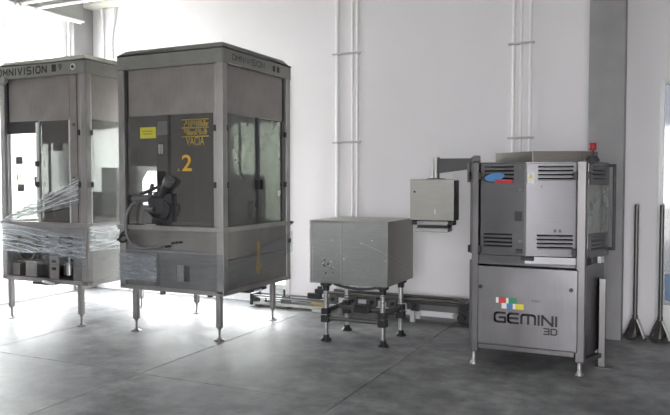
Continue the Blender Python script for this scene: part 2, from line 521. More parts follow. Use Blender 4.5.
def upper_panel(root, side, inset=0.03):
    w, d, p = MW, MD, 0.085
    if side == 'front':
        o = MB().box(p+0.035, w-p-0.03, inset, inset+0.02, 2.262, 2.742).build('upper_panel', 'panel_steel', root, 0.003)
        MB().box(p, p+0.035, inset+0.01, inset+0.03, 2.262, 2.742).build('gap_seal', 'gasket', root)
        MB().box(w-p-0.03, w-p-0.012, inset-0.01, inset+0.02, 2.262, 2.742).build('guide_strip', 'frame_steel', root, 0.003)
        MB().box(w-p-0.012, w-p, inset+0.01, inset+0.03, 2.262, 2.742).build('gap_seal', 'gasket', root)
    elif side == 'right':
        MB().box(w-inset-0.02, w-inset, p+0.03, d-p-0.05, 2.262, 2.742).build('upper_panel', 'panel_steel', root, 0.003)
        MB().box(w-inset-0.03, w-inset-0.01, p, p+0.03, 2.262, 2.742).build('gap_seal', 'gasket', root)
        MB().box(w-inset-0.03, w-inset-0.01, d-p-0.05, d-p, 2.262, 2.742).build('gap_seal', 'gasket', root)
    elif side == 'left':
        MB().box(inset, inset+0.02, p, d-p, 2.262, 2.742).build('upper_panel', 'panel_steel', root, 0.003)
    else:
        MB().box(p, w-p, d-inset-0.02, d-inset, 2.262, 2.742).build('upper_panel', 'panel_steel', root, 0.003)


def glass_pane(root, name, mat, side, a0, a1, z0, z1, inset=0.035, edge=0.014, em='dark_paint'):
    """one glazed leaf with a slim edge strip on each side"""
    w, d = MW, MD
    def bx(p, q, u, v, t=0.008, o=0.0):
        i = inset-o
        if side == 'front': return MB().box(p, q, i, i+t, u, v)
        if side == 'back': return MB().box(p, q, d-i-t, d-i, u, v)
        if side == 'right': return MB().box(w-i-t, w-i, p, q, u, v)
        return MB().box(i, i+t, p, q, u, v)
    g = bx(a0+edge, a1-edge, z0, z1).build(name, mat, root)
    for p, q in ((a0, a0+edge), (a1-edge, a1)):
        bx(p, q, z0, z1, 0.02, 0.006).build('edge_strip', em, g)
    return g


# ---- machine with the yellow number, in front of the wall
OX2, OY2 = -5.185, 5.615
m2 = thing('inspection_machine', 'tall steel inspection cabinet with yellow number 2 on its dark glass', 'machine', (OX2, OY2, 0))
tall_frame(m2, 'fascia_steel', ((0.165, 0.06), (1.225, 0.06), (0.145, 1.14), (1.18, 1.175)))
for s_ in ('front', 'right', 'left', 'back'): upper_panel(m2, s_)
# left leaf with a cut-out for the camera head, right leaf plain
mb = MB()
hx0, hx1, hz0, hz1 = 0.285, 0.60, 1.14, 1.69
for a in ((0.099, hx0, 1.132, 2.262), (hx1, 0.625, 1.132, 2.262), (hx0, hx1, hz1, 2.262)): mb.box(a[0], a[1], 0.035, 0.043, a[2], a[3])
mb.prism([(hx0, hz1), (hx0, hz1-0.09), (hx0+0.07, hz1)], 'y', 0.035, 0.043)
lf = mb.build('door_pane', 'smoked_glass', m2)
MB().box(0.085, 0.099, 0.029, 0.049, 1.132, 2.262).build('edge_strip', 'dark_paint', lf)
MB().box(0.625, 0.639, 0.029, 0.049, 1.132, 2.262).build('edge_strip', 'dark_paint', lf)
glass_pane(m2, 'door_pane', 'smoked_glass', 'front', 0.639, 1.195, 1.132, 2.262)
MB().box(1.195, 1.235, 0.02, 0.05, 1.132, 2.262).build('door_edge', 'frame_steel', m2, 0.003)
glass_pane(m2, 'side_pane', 'side_glass', 'right', 0.085, 0.675, 1.132, 2.255)
glass_pane(m2, 'side_pane', 'side_glass', 'right', 0.715, 1.21, 1.132, 2.255)
MB().box(MW-0.06, MW-0.02, 0.675, 0.715, 1.132, 2.262).build('mullion', 'dark_paint', m2, 0.003)
MB().box(MW-0.05, MW-0.02, 1.21, 1.265, 1.132, 2.262).build('door_edge', 'mid_grey_paint', m2, 0.003)
for y in (0.655, 0.74):
    MB().box(MW-0.03, MW+0.012, y-0.02, y+0.02, 1.50, 1.60).build('door_handle', 'black_plastic', m2, 0.004)
for z in (1.52, 2.08):
    for y in (0.085, 1.235):
        MB().box(MW-0.02, MW+0.01, y-0.014, y+0.014, z, z+0.06).build('hinge', 'black_plastic', m2, 0.003)
    MB().box(1.215, 1.24, -0.008, 0.02, z, z+0.06).build('hinge', 'black_plastic', m2, 0.003)
glass_pane(m2, 'rear_pane', 'clear_pane', 'back', 0.085, 0.66, 1.132, 2.262)
glass_pane(m2, 'rear_pane', 'clear_pane', 'back', 0.66, 1.235, 1.132, 2.262)
glass_pane(m2, 'left_pane', 'side_glass', 'left', 0.085, 1.265, 1.75, 2.262)
glass_pane(m2, 'left_pane', 'side_glass', 'left', 0.90, 1.265, 1.132, 1.75)
# lower body panels
b2 = MB().box(0.085, 0.515, 0.012, 0.03, 0.50, 0.86).build('lower_panel', 'body_steel', m2, 0.003)
b2 = MB().box(0.085, 1.235, 0.012, 0.03, 0.866, 1.085).build('lower_panel', 'body_steel', m2, 0.003)
# panel with the square slot, made of four strips round the opening
sx0, sx1, sz0, sz1 = 0.735, 0.90, 0.565, 0.735
mb = MB()
for a in ((0.521, sx0, 0.50, 0.86), (sx1, 1.235, 0.50, 0.86), (sx0, sx1, 0.50, sz0), (sx0, sx1, sz1, 0.86)):
    mb.box(a[0], a[1], 0.012, 0.03, a[2], a[3])
mb.build('slotted_panel', 'body_steel', m2)
MB().box(sx0, sx1, 0.05, 0.06, sz0, sz1).build('slot_back', 'dark_paint', m2)
MB().box(sx0, sx0+0.085, 0.015, 0.03, sz0, sz1).build('slot_cover', 'bright_steel', m2, 0.003)
MB().box(0.085, 1.235, 0.004, 0.012, 0.856, 0.872).build('seam_strip', 'frame_steel', m2)
for y0, y1, z0, z1 in ((0.085, 1.265, 0.50, 0.80), (0.085, 1.265, 0.806, 1.085)):
    MB().box(MW-0.03, MW-0.012, y0, y1, z0, z1).build('lower_panel', 'body_steel', m2, 0.003)
MB().box(0.012, 0.03, 0.085, 1.265, 0.50, 1.085).build('lower_panel', 'body_steel', m2, 0.003)
MB().box(0.085, 1.235, MD-0.03, MD-0.012, 0.50, 1.085).build('lower_panel', 'body_steel', m2, 0.003)
dr = MB().box(MW-0.30, MW+0.02, 0.44, 0.78, 0.425, 0.455).build('catch_tray', 'dark_paint', m2, 0.003)
MB().box(MW+0.02, MW+0.032, 0.52, 0.66, 0.43, 0.445).build('tray_lip', 'white_plastic', dr)
MB().box(0.53, 0.57, 0.0, 0.05, 0.42, 0.455).build('bracket', 'mid_grey_paint', m2, 0.003)
MB()._lathe((0.98, 0.25, 0.39), [(0.03, 0), (0.03, 0.03), (0.045, 0.04), (0.045, 0.08)], 12).build('drain', 'dark_paint', m2, smooth=True)
for x, z in ((0.70, 0.96), (0.75, 0.965), (0.80, 0.97), (0.62, 0.92), (0.66, 0.925)):
    MB().tube([(x, 0.012, z), (x, -0.012, z)], 0.013, 10).build('button', 'black_plastic', m2)
MB().box(MW, MW+0.02, MD-0.06, MD-0.02, 0.88, 0.93).build('side_latch', 'black_plastic', m2, 0.004)
# printing
MB().box(0.27, 0.475, 0.028, 0.0345, 2.03, 2.145).build('yellow_label', 'yellow_label', m2)
for zz, a0, a1 in ((2.098, 0.30, 0.44), (2.07, 0.31, 0.43)):
    MB().box(a0, a1, 0.026, 0.0285, zz, zz+0.012).build('print_line', 'faded_amber', m2)
MB().box(0.49, 0.62, 0.033, 0.0345, 2.06, 2.20).build('paper_label', 'mid_grey_paint', m2)
text_part('number_print', '2', 'amber_print', m2, (0.80, 0.034, 1.69), '-y', 0.125, 0.165)
MB().prism([(0.745, 1.69), (0.775, 1.69), (0.76, 1.72)], 'y', 0.030, 0.034).build('arrow_print', 'faded_amber', m2)
text_part('amber_lettering', 'VACIA', 'faded_amber', m2, (0.855, 0.034, 1.945), '-y', 0.225, 0.085)
# the two faded rows above it
random.seed(11)
for r, z in enumerate((2.052, 2.135)):
    x = 0.83
    while x < 1.11:
        w_ = random.choice((0.008, 0.012, 0.020)); h0 = random.choice((0.0, 0.0, 0.022)); h1 = random.choice((0.058, 0.058, 0.034))
        MB().box(x, x+w_, 0.031, 0.034, z+h0, z+h1).build('faded_mark', 'faded_amber', m2)
        if random.random() < 0.5: MB().box(x, x+w_+0.012, 0.031, 0.034, z+0.024, z+0.032).build('faded_mark', 'faded_amber', m2)
        x += w_+random.choice((0.007, 0.012))
for z in (2.03, 2.118, 2.20):
    MB().box(0.80, 1.13, 0.031, 0.034, z, z+0.010).build('faded_mark', 'faded_amber', m2)
MB().prism([(0.63, 0.66), (0.69, 0.66), (0.685, 0.95), (0.635, 0.95)], 'x', MW-0.014, MW-0.009).build('arrow_print', 'faded_amber', m2)
MB().prism([(0.60, 0.68), (0.66, 0.595), (0.72, 0.68)], 'x', MW-0.014, MW-0.008).build('arrow_print', 'faded_amber', m2)
bold_text('OMNIVISION', 'dark_paint', m2, lambda a, b: (MW+0.0095, 0.16+a, 2.79+b), 0.055, 0.055, 0.010, 0.010)
for y in (0.95, 1.04):
    MB().box(MW+0.008, MW+0.011, y, y+0.045, 2.785, 2.845).build('maker_emblem', 'black_plastic', m2)
MB().box(MW+0.006, MW+0.022, 0.08, 0.30, 2.735, 2.745).build('fascia_clip', 'bright_steel', m2)
# inside: turret column, sorting wheel and the black camera head
MB().box(0.20, 0.70, 0.36, 0.86, 1.11, 2.30).build('inner_cabinet', 'dark_paint', m2, 0.01)
MB().box(0.80, 1.20, 0.62, 1.02, 1.11, 1.66).build('sorting_hopper', 'dark_paint', m2, 0.02)
MB()._lathe((0.58, 0.62, 1.11), [(0.48, 0), (0.48, 0.05), (0.10, 0.06), (0.10, 0.20), (0.02, 0.21)], 28).build('turntable', 'body_steel', m2, smooth=True)
hd = MB().box(0.40, 0.60, -0.02, 0.20, 1.25, 1.42).box(0.45, 0.57, 0.0, 0.16, 1.42, 1.48).build('camera_head', 'dark_paint', m2, 0.012)
MB().tube([(0.17, 0.03, 1.40), (0.43, 0.03, 1.41)], 0.038, 16).build('lens_barrel', 'mid_grey_paint', hd, smooth=True)
MB().tube([(0.13, 0.03, 1.40), (0.17, 0.03, 1.40)], 0.052, 16).build('lens_ring', 'black_plastic', hd, smooth=True)
MB().tube([(0.56, 0.02, 1.44), (0.66, -0.01, 1.57)], 0.05, 16).build('side_barrel', 'dark_paint', hd, smooth=True)
MB().tube([(0.65, -0.006, 1.56), (0.69, -0.02, 1.61)], 0.058, 16).build('barrel_ring', 'mid_grey_paint', hd, smooth=True)
MB().bar((0.30, 0.0, 1.455), (0.60, 0.0, 1.555), 0.05, 0.028).build('clamp_arm', 'dark_paint', hd, 0.004)
MB().bar((0.36, 0.06, 1.44), (0.40, 0.06, 1.56), 0.04, 0.03).build('clamp_lever', 'mid_grey_paint', hd, 0.004)
MB().box(0.55, 0.70, -0.01, 0.2, 1.17, 1.46).build('head_bracket', 'dark_paint', hd, 0.008)
MB().box(0.30, 0.42, 0.02, 0.14, 1.145, 1.34).build('head_post', 'mid_grey_paint', hd, 0.006)
MB().tube([(0.36, 0.0, 1.30), (0.50, -0.035, 1.30)], 0.028, 14).build('cable_gland', 'stand_steel', hd, smooth=True)
MB().tube(curve_pts([(0.62, -0.01, 1.38), (0.70, -0.04, 1.33), (0.66, -0.04, 1.22), (0.52, -0.03, 1.20), (0.44, -0.02, 1.25)]), 0.013, 8).build('signal_lead', 'black_plastic', hd, smooth=True)
MB().box(0.50, 0.565, 0.028, 0.033, 1.86, 1.97).build('catch_plate', 'black_plastic', m2)
for x in (0.515, 0.548):
    MB().box(x, x+0.022, 0.015, 0.03, 1.865, 1.965).build('latch_lever', 'bright_steel', m2, 0.003)
MB().box(0.77, 0.83, 0.95, 1.02, 1.11, 1.27).build('solenoid', 'copper_red', m2, 0.005)
MB().tube([(1.18, 0.62, 1.12), (1.18, 0.62, 1.22)], 0.015, 10).build('white_sensor', 'white_plastic', m2)
MB().box(1.10, 1.22, 0.48, 0.60, 1.11, 1.21).build('motor_block', 'copper_red', m2, 0.008)
# hose looping out over the belt, and a small coiled lead
MB().tube(curve_pts([(0.27, -0.02, 1.37), (0.20, -0.03, 1.34), (0.145, -0.05, 1.22), (0.15, -0.06, 1.05), (0.23, -0.06, 0.93), (0.36, -0.05, 0.895), (0.50, -0.02, 0.915), (0.56, 0.012, 0.92)]), 0.017, 10).build('hose', 'hose_grey', m2, smooth=True)
MB().tube(curve_pts([(0.12, 0.0, 1.08), (0.05, -0.03, 1.03), (0.035, -0.03, 0.96), (0.10, -0.03, 0.955), (0.135, -0.03, 1.0), (0.08, -0.03, 1.02), (0.0, -0.03, 0.965)]), 0.011, 8).build('coiled_lead', 'black_plastic', m2, smooth=True)
# stretch wrap round the lower body
ripple(m2, 'wrap_film', 'film_bright', lambda u, v: ((0.0+u*0.50, -0.012, 0.55+v*0.28), (0, -1, 0)), 0.006)
ripple(m2, 'wrap_film', 'film_light', lambda u, v: ((0.0+u*1.33, -0.024, 0.50+v*(0.36+0.04*math.sin(u*3))), (0, -1, 0)), 0.004)
ripple(m2, 'wrap_film', 'film_light', lambda u, v: ((MW+0.024, 0.0+u*1.36, 0.50+u*0.28+v*0.24), (1, 0, 0)), 0.004)

# ---- machine at the left edge
OX1, OY1 = -6.895, 5.55
m1 = thing('inspection_machine', 'tall wrapped inspection cabinet with maker lettering across its front top', 'machine', (OX1, OY1, 0))
tall_frame(m1, 'cap_olive', ((0.085, 0.05), (1.16, 0.06), (0.02+0.06, 1.13), (1.02, 1.19)))
for s_ in ('right', 'left', 'back'): upper_panel(m1, s_)
MB().box(0.125, 1.055, 0.03, 0.05, 2.262, 2.742).build('upper_panel', 'panel_steel', m1, 0.003)
MB().box(0.085, 0.125, 0.04, 0.06, 2.262, 2.742).build('gap_seal', 'gasket', m1)
MB().box(1.055, 1.235, 0.04, 0.06, 1.132, 2.742).build('gap_seal', 'gasket', m1)
MB().box(1.075, 1.175, 0.015, 0.04, 1.132, 2.742).build('guide_strip', 'panel_steel', m1, 0.003)
MB().box(1.19, 1.235, 0.015, 0.04, 1.132, 2.742).build('guide_strip', 'panel_steel', m1, 0.003)
for z in (1.62, 2.2):
    MB().tube([(1.13, 0.015, z), (1.13, 0.006, z)], 0.02, 12).build('strip_bolt', 'stand_steel', m1)
g1 = glass_pane(m1, 'door_pane', 'clear_pane', 'front', 0.085, 0.575, 1.132, 2.125, em='white_plastic')
MB().box(0.085, 0.575, 0.03, 0.05, 2.125, 2.262).build('dark_header', 'dark_paint', m1)
glass_pane(m1, 'door_pane', 'smoked_glass', 'front', 0.585, 1.055, 1.132, 2.255, em='white_plastic')
MB().box(0.575, 0.615, -0.004, 0.02, 1.18, 2.24).build('door_handle', 'white_plastic', m1, 0.006)
for z in (1.52, 1.75):
    MB().box(0.565, 0.625, -0.012, 0.0, z, z+0.06).build('hinge', 'black_plastic', m1, 0.003)
MB().box(0.62, 1.02, 0.048, 0.06, 2.0, 2.255).build('roller_blind', 'dark_paint', m1)
MB().box(0.78, 0.92, 0.05, 0.07, 1.92, 2.0).build('control_unit', 'mid_grey_paint', m1, 0.004)
MB().box(0.63, 1.015, 0.055, 0.066, 1.132, 1.44).build('kick_plate', 'mid_grey_paint', m1)
glass_pane(m1, 'side_pane', 'clear_pane', 'right', 0.085, 0.675, 1.132, 2.255)
glass_pane(m1, 'side_pane', 'clear_pane', 'right', 0.675, 1.265, 1.132, 2.255)
MB().box(MW-0.06, MW-0.05, 0.10, 1.25, 1.132, 1.47).build('kick_plate', 'mid_grey_paint', m1)
glass_pane(m1, 'rear_pane', 'clear_pane', 'back', 0.085, 0.66, 1.132, 2.262)
glass_pane(m1, 'rear_pane', 'clear_pane', 'back', 0.66, 1.235, 1.132, 2.262)
glass_pane(m1, 'left_pane', 'clear_pane', 'left', 0.085, 0.675, 1.132, 2.262)
glass_pane(m1, 'left_pane', 'clear_pane', 'left', 0.675, 1.265, 1.132, 2.262)
for z in (1.52, 2.08):
    MB().box(MW-0.02, MW+0.01, 0.07, 0.10, z, z+0.06).build('hinge', 'black_plastic', m1, 0.003)
    MB().box(1.205, 1.235, -0.01, 0.02, z, z+0.06).build('hinge', 'black_plastic', m1, 0.003)
# labels seen on the door glass
for x, z in ((0.22, 1.78), (0.24, 1.47)):
    MB().box(x, x+0.105, 0.028, 0.034, z, z+0.085).build('paper_label', 'stand_steel', m1)
MB().box(0.505, 0.56, 0.028, 0.034, 1.54, 1.64).build('paper_label', 'mid_grey_paint', m1)
MB().box(0.225, 0.245, 0.028, 0.034, 1.60, 1.67).build('paper_label', 'mid_grey_paint', m1)
MB().box(0.27, 0.29, 0.028, 0.034, 1.60, 1.67).build('paper_label', 'yellow_label', m1)
# lettering on the front fascia
bold_text('OMNIVISION', 'black_plastic', m1, lambda a, b: (-0.005+a, -0.0095, 2.782+b), 0.062, 0.072, 0.013, 0.019)
MB().box(0.845, 0.905, -0.0105, -0.008, 2.782, 2.86).build('maker_emblem', 'black_plastic', m1)
text_part('maker_numeral', '9', 'black_plastic', m1, (0.945, -0.008, 2.79), '-y', 0.05, 0.072)
lk = MB().tube([(1.165, -0.008, 2.815), (1.165, -0.022, 2.815)], 0.034, 16).build('round_lock', 'white_plastic', m1)
MB().tube([(1.165, -0.021, 2.815), (1.165, -0.026, 2.815)], 0.02, 12).build('lock_core', 'black_plastic', lk)
MB().bar((0.0, -0.03, 2.70), (0.16, -0.03, 2.735), 0.05, 0.06).build('torn_cover', 'fascia_steel', m1, 0.004)
# lower body: open front with equipment, side panels
MB().box(MW-0.03, MW-0.012, 0.085, 0.55, 0.50, 1.085).build('lower_panel', 'pale_steel', m1, 0.003)
MB().box(MW-0.03, MW-0.012, 0.556, 1.265, 0.80, 1.085).build('lower_panel', 'pale_steel', m1, 0.003)
MB().box(MW-0.03, MW-0.012, 0.556, 1.265, 0.50, 0.794).build('lower_panel', 'panel_steel', m1, 0.003)
MB().box(0.012, 0.03, 0.085, 1.265, 0.50, 1.085).build('lower_panel', 'body_steel', m1, 0.003)
MB().box(0.085, 1.235, MD-0.03, MD-0.012, 0.50, 1.085).build('lower_panel', 'dark_paint', m1, 0.003)
MB().box(0.05, 1.22, 0.55, 0.57, 0.50, 1.085).build('equipment_plate', 'dark_paint', m1)
MB().box(0.085, 1.235, 0.005, 0.03, 0.98, 1.085).build('upper_rail', 'frame_steel', m1, 0.003)
MB().box(1.11, 1.235, 0.004, 0.028, 0.50, 0.98).build('lower_panel', 'body_steel', m1, 0.003)
wh = MB().tube([(0.17, 0.20, 0.80), (0.17, 0.26, 0.80)], 0.17, 28).build('belt_wheel', 'black_plastic', m1, smooth=True)
ring = [(0.17+0.145*math.cos(t*PI/12), 0.195, 0.80+0.145*math.sin(t*PI/12)) for t in range(25)]
MB().tube(ring, 0.013, 8).build('wheel_rim', 'brass', wh, smooth=True)
MB().box(0.09, 0.215, 0.06, 0.18, 0.50, 0.645).build('junction_box', 'frame_steel', m1, 0.006)
MB().box(0.32, 0.50, 0.05, 0.22, 0.50, 0.68).build('drive_box', 'frame_steel', m1, 0.006)
MB().box(0.54, 0.70, 0.15, 0.40, 0.50, 0.72).build('motor_block', 'dark_paint', m1, 0.008)
MB().box(0.73, 0.87, 0.02, 0.04, 0.50, 0.98).build('cover_plate', 'panel_steel', m1, 0.003)
for z in (0.60, 0.68): MB().box(0.78, 0.83, 0.01, 0.02, z, z+0.03).build('plate_slot', 'gasket', m1)
MB().box(0.05, 0.3, 0.32, 0.50, 0.50, 0.70).build('power_unit', 'dark_paint', m1, 0.008)
MB()._lathe((0.995, 0.06, 0.55), [(0.035, 0), (0.035, 0.13), (0.012, 0.15), (0.012, 0.20)], 14).build('filter_bottle', 'bright_steel', m1, smooth=True)
MB()._lathe((0.94, 0.06, 0.55), [(0.025, 0), (0.025, 0.10), (0.01, 0.12)], 14).build('filter_bottle', 'black_plastic', m1, smooth=True)
MB().box(0.50, 0.80, -0.015, 0.10, 0.43, 0.455).build('catch_tray', 'dark_paint', m1, 0.003)
MB().tube(curve_pts([(0.62, 0.05, 0.455), (0.68, -0.02, 0.47), (0.75, -0.03, 0.465), (0.82, 0.0, 0.44)]), 0.018, 8).build('loose_lead', 'white_plastic', m1, smooth=True)
MB().box(1.16, 1.19, -0.02, 0.0, 0.85, 0.88).build('knob', 'black_plastic', m1, 0.004)
# inside
MB()._lathe((0.60, 0.70, 1.11), [(0.45, 0), (0.45, 0.05), (0.10, 0.06), (0.10, 0.30), (0.02, 0.31)], 28).build('turntable', 'body_steel', m1, smooth=True)
MB().box(0.80, 1.10, 0.75, 1.05, 1.11, 1.75).build('inner_cabinet', 'mid_grey_paint', m1, 0.01)
# stretch wrap: a slanting fan over the door, a dense belt below and a round-the-corner band
ripple(m1, 'wrap_film', 'film_dense', lambda u, v: ((0.0+u*1.235, -0.028, 1.10+u*0.24+v*(0.03+0.27*u)), (0, -1, 0)), 0.006)
ripple(m1, 'wrap_film', 'film_dense', lambda u, v: ((-0.01+u*1.33, -0.030, 0.80-0.06*u+v*(0.33-0.1*u)), (0, -1, 0)), 0.006)
ripple(m1, 'wrap_film', 'film_light', lambda u, v: ((-0.01+u*1.33, -0.036, 0.66+v*0.42), (0, -1, 0)), 0.006)
ripple(m1, 'wrap_film', 'film_dense', lambda u, v: ((MW+0.02, 0.0+u*1.30, 0.82+v*0.28), (1, 0, 0)), 0.004)
for k, (x0, z0, z1, r) in enumerate(((0.0, 1.12, 1.50, 0.004), (0.10, 1.14, 1.56, 0.003), (0.30, 1.17, 1.44, 0.005), (0.05, 1.13, 1.60, 0.003), (0.45, 1.20, 1.40, 0.004), (0.20, 1.13, 1.53, 0.003))):
    pts = [(x0+(1.235-x0)*t, -0.036, z0+(z1-z0)*t+0.008*math.sin(7*t+k)) for t in [i/8 for i in range(9)]]
    MB().tube(pts, r, 6).build('wrap_fold', 'white_plastic', m1, smooth=True)
for k in range(6):
    z = 0.86+0.036*k
    pts = [(-0.01+(0.55+0.1*(k % 3))*t, -0.04, z-0.07*t*t+0.006*math.sin(9*t+k*2)) for t in [i/8 for i in range(9)]]
    MB().tube(pts, 0.0035, 6).build('wrap_fold', 'white_plastic', m1, smooth=True)

# ------------------------------------------------------------------ steel box on a tube stand
bx0, bx1, by0, by1, bz0, bz1 = -3.137, -2.323, 6.05, 6.80, 0.585, 1.200
bs = thing('feeder_box', 'square stainless steel box on a four-legged tube stand', 'machine', ((bx0+bx1)/2, (by0+by1)/2, 0))
BO = tuple(bs.location)
MB(BO).box(bx0+0.012, bx1-0.006, by0+0.012, by1-0.006, bz0, bz1-0.006).build('shell', 'box_steel', bs, 0.004)
MB(BO).box(bx0, bx0+0.028, by0, by0+0.012, bz0, bz1).build('edge_strip', 'box_steel', bs, 0.003)
dp = MB(BO).box(bx0+0.032, bx0+0.335, by0, by0+0.012, bz0+0.01, bz1-0.012).build('door_panel', 'box_steel', bs, 0.003)
fp = MB(BO).box(bx0+0.34, bx1, by0, by0+0.012, bz0, bz1).build('front_panel', 'box_steel', bs, 0.003)
MB(BO).box(bx1-0.006, bx1, by0+0.014, by1, bz0, bz1).build('side_panel', 'box_steel', bs, 0.002)
MB(BO).box(bx0-0.004, bx1+0.004, by0-0.004, by1+0.004, bz1-0.006, bz1+0.006).build('lid', 'box_steel', bs, 0.003)
random.seed(3)
for k in range(13):
    x = bx0+0.13+random.random()*0.14; z = bz0+0.10+random.random()*0.13; r = 0.006+random.random()*0.008
    MB(BO).tube([(x, by0-0.0005, z), (x, by0-0.002, z)], r, 7).build('label_residue', ('black_plastic', 'white_plastic', 'dark_paint')[k % 3], dp)
for x, z in ((0.24, 0.43), (0.37, 0.25), (0.55, 0.41), (0.80, 0.255), (0.66, 0.44)):
    MB(BO).tube([(bx0+x, by0-0.0005, bz0+z), (bx0+x, by0-0.002, bz0+z)], 0.008, 7).build('tape_spot', 'white_plastic', fp)
MB(BO).bar((bx1-0.27, by0-0.004, bz0+0.42), (bx1, by0-0.004, bz0+0.31), 0.004, 0.006).build('wrap_strand', 'pale_steel', bs)
MB(BO).bar((bx1+0.004, by0, bz0+0.31), (bx1+0.004, by1-0.05, bz0+0.10), 0.004, 0.014).build('wrap_strand', 'pale_steel', bs)
ripple(bs, 'wrap_film', 'film_light', lambda u, v: ((bx0-0.004+u*(bx1-bx0+0.008)-BO[0], by0-0.008-BO[1], bz0+v*(bz1-bz0)), (0, -1, 0)), 0.002)
LX, LY = (-3.010, -2.403), (6.150, 6.657)
for x in LX:
    for y in LY:
        lg = MB(BO).tube([(x, y, 0.03), (x, y, 0.53)], 0.024, 14).build('leg', 'bright_steel', bs, smooth=True)
        MB(BO)._lathe((x, y, 0), [(0.055, 0.0), (0.055, 0.012), (0.035, 0.03), (0.028, 0.06), (0.0255, 0.06)], 16).build('foot', 'black_plastic', lg, smooth=True)
        MB(BO)._lathe((x, y, 0.50), [(0.032, 0.0), (0.034, 0.04), (0.058, 0.055), (0.058, 0.088)], 16).build('collar', 'black_plastic', lg, smooth=True)
        MB(BO).box(x-0.042, x+0.042, y-0.04, y+0.04, 0.185, 0.255).build('clamp', 'black_plastic', lg, 0.008)
        MB(BO).box(x-0.038, x+0.038, y-0.042, y+0.042, 0.265, 0.325).build('clamp', 'black_plastic', lg, 0.008)
for y in LY:
    MB(BO).tube([(LX[0]+0.03, y, 0.225), (LX[1]-0.03, y, 0.225)], 0.021, 12).build('cross_bar', 'stand_steel', bs, smooth=True)
for x in LX:
    MB(BO).tube([(x, LY[0]+0.03, 0.295), (x, LY[1]-0.03, 0.295)], 0.024, 12).build('side_bar', 'dark_paint', bs, smooth=True)
MB(BO).tube([(LX[0], 6.42, 0.295), (LX[1], 6.42, 0.295)], 0.02, 12).build('cross_bar', 'stand_steel', bs, smooth=True)
cb = MB(BO).box(-2.80, -2.64, 6.36, 6.48, 0.255, 0.335).build('centre_clamp', 'black_plastic', bs, 0.01)
MB(BO).tube(curve_pts([(-3.0, 6.30, 0.585), (-2.95, 6.25, 0.55), (-2.70, 6.22, 0.525), (-2.48, 6.25, 0.55), (-2.44, 6.3, 0.585)]), 0.014, 8).build('cable_loop', 'dark_paint', bs, smooth=True)

# ------------------------------------------------------------------ octagonal two-door machine with the logo plate
GX, GY = -1.0, 6.35
gm = thing('sorting_machine', 'stainless cabinet with louvred doors, red beacon and coloured squares logo', 'machine', (GX, GY, 0))
GO = (GX, GY, 0)
fy = 5.90
# base frame: posts/legs
for x in (-1.46, -0.585):
    lg = MB(GO).box(x-(0.018 if x < -1 else 0.034), x+(0.038 if x < -1 else 0.040), fy-0.015, fy+0.065, 0.11, 1.755).build('corner_post', 'gemini_post', gm, 0.008)
    MB(GO)._lathe((x, fy+0.02, 0), [(0.034, 0), (0.034, 0.012), (0.016, 0.035), (0.016, 0.11)], 14).build('foot', 'frame_steel', lg, smooth=True)
for x, y in ((-1.50, 6.75), (-0.50, 6.75)):
    lg = MB(GO).box(x-0.035, x+0.035, y-0.035, y+0.035, 0.11, 1.70).build('corner_post', 'gemini_post', gm, 0.008)
    MB(GO)._lathe((x, y, 0), [(0.034, 0), (0.034, 0.012), (0.016, 0.035), (0.016, 0.11)], 14).build('foot', 'frame_steel', lg, smooth=True)
MB(GO).box(-1.42, -0.625, fy, fy+0.05, 0.145, 0.188).build('bottom_rail', 'gemini_post', gm, 0.004)
fpl = MB(GO).box(-1.421, -0.60, fy-0.024, fy-0.004, 0.190, 0.868).build('front_plate', 'gemini_plate', gm, 0.008)
MB(GO).prism([(-0.55, fy+0.04), (-0.44, 6.40), (-0.46, 6.72), (-0.48, 6.72), (-0.462, 6.40), (-0.57, fy+0.05)], 'z', 0.15, 0.90).build('side_plate', 'gemini_steel', gm)
MB(GO).box(-1.515, -1.495, fy+0.065, 6.715, 0.15, 0.90).build('side_plate', 'gemini_steel', gm)
MB(GO).box(-1.465, -0.535, 6.74, 6.76, 0.15, 0.90).build('rear_plate', 'gemini_steel', gm)
MB(GO).prism([(-1.42, fy), (-0.625, fy), (-0.47, 6.40), (-0.47, 6.72), (-1.49, 6.72), (-1.49, 6.0)], 'z', 0.88, 0.90).build('base_top', 'gemini_steel', gm)
for x, z in ((-1.395, 0.686), (-0.652, 0.703)):
    MB(GO).tube([(x, fy-0.024, z), (x, fy-0.036, z)], 0.017, 12).build('plate_lock', 'black_plastic', fpl, smooth=True)
MB(GO).tube([(-0.497, 6.20, 0.70), (-0.485, 6.20, 0.70)], 0.017, 12).build('side_lock', 'black_plastic', gm)
MB(GO).box(-0.97, -0.90, fy-0.026, fy-0.0235, 0.585, 0.598).build('rating_tag', 'mid_grey_paint', fpl)
# recessed skirt between the base and the doors
MB(GO).prism([(-1.42, fy+0.012), (-1.03, fy-0.002), (-0.625, fy+0.06), (-0.52, 6.1), (-0.44, 6.45), (-0.52, 6.70), (-1.46, 6.70), (-1.50, 6.1)], 'z', 0.90, 0.957).build('skirt', 'gemini_steel', gm)
MB(GO).box(-1.06, -0.955, fy-0.016, fy+0.02, 0.925, 0.957).build('skirt_latch', 'black_plastic', gm, 0.004)


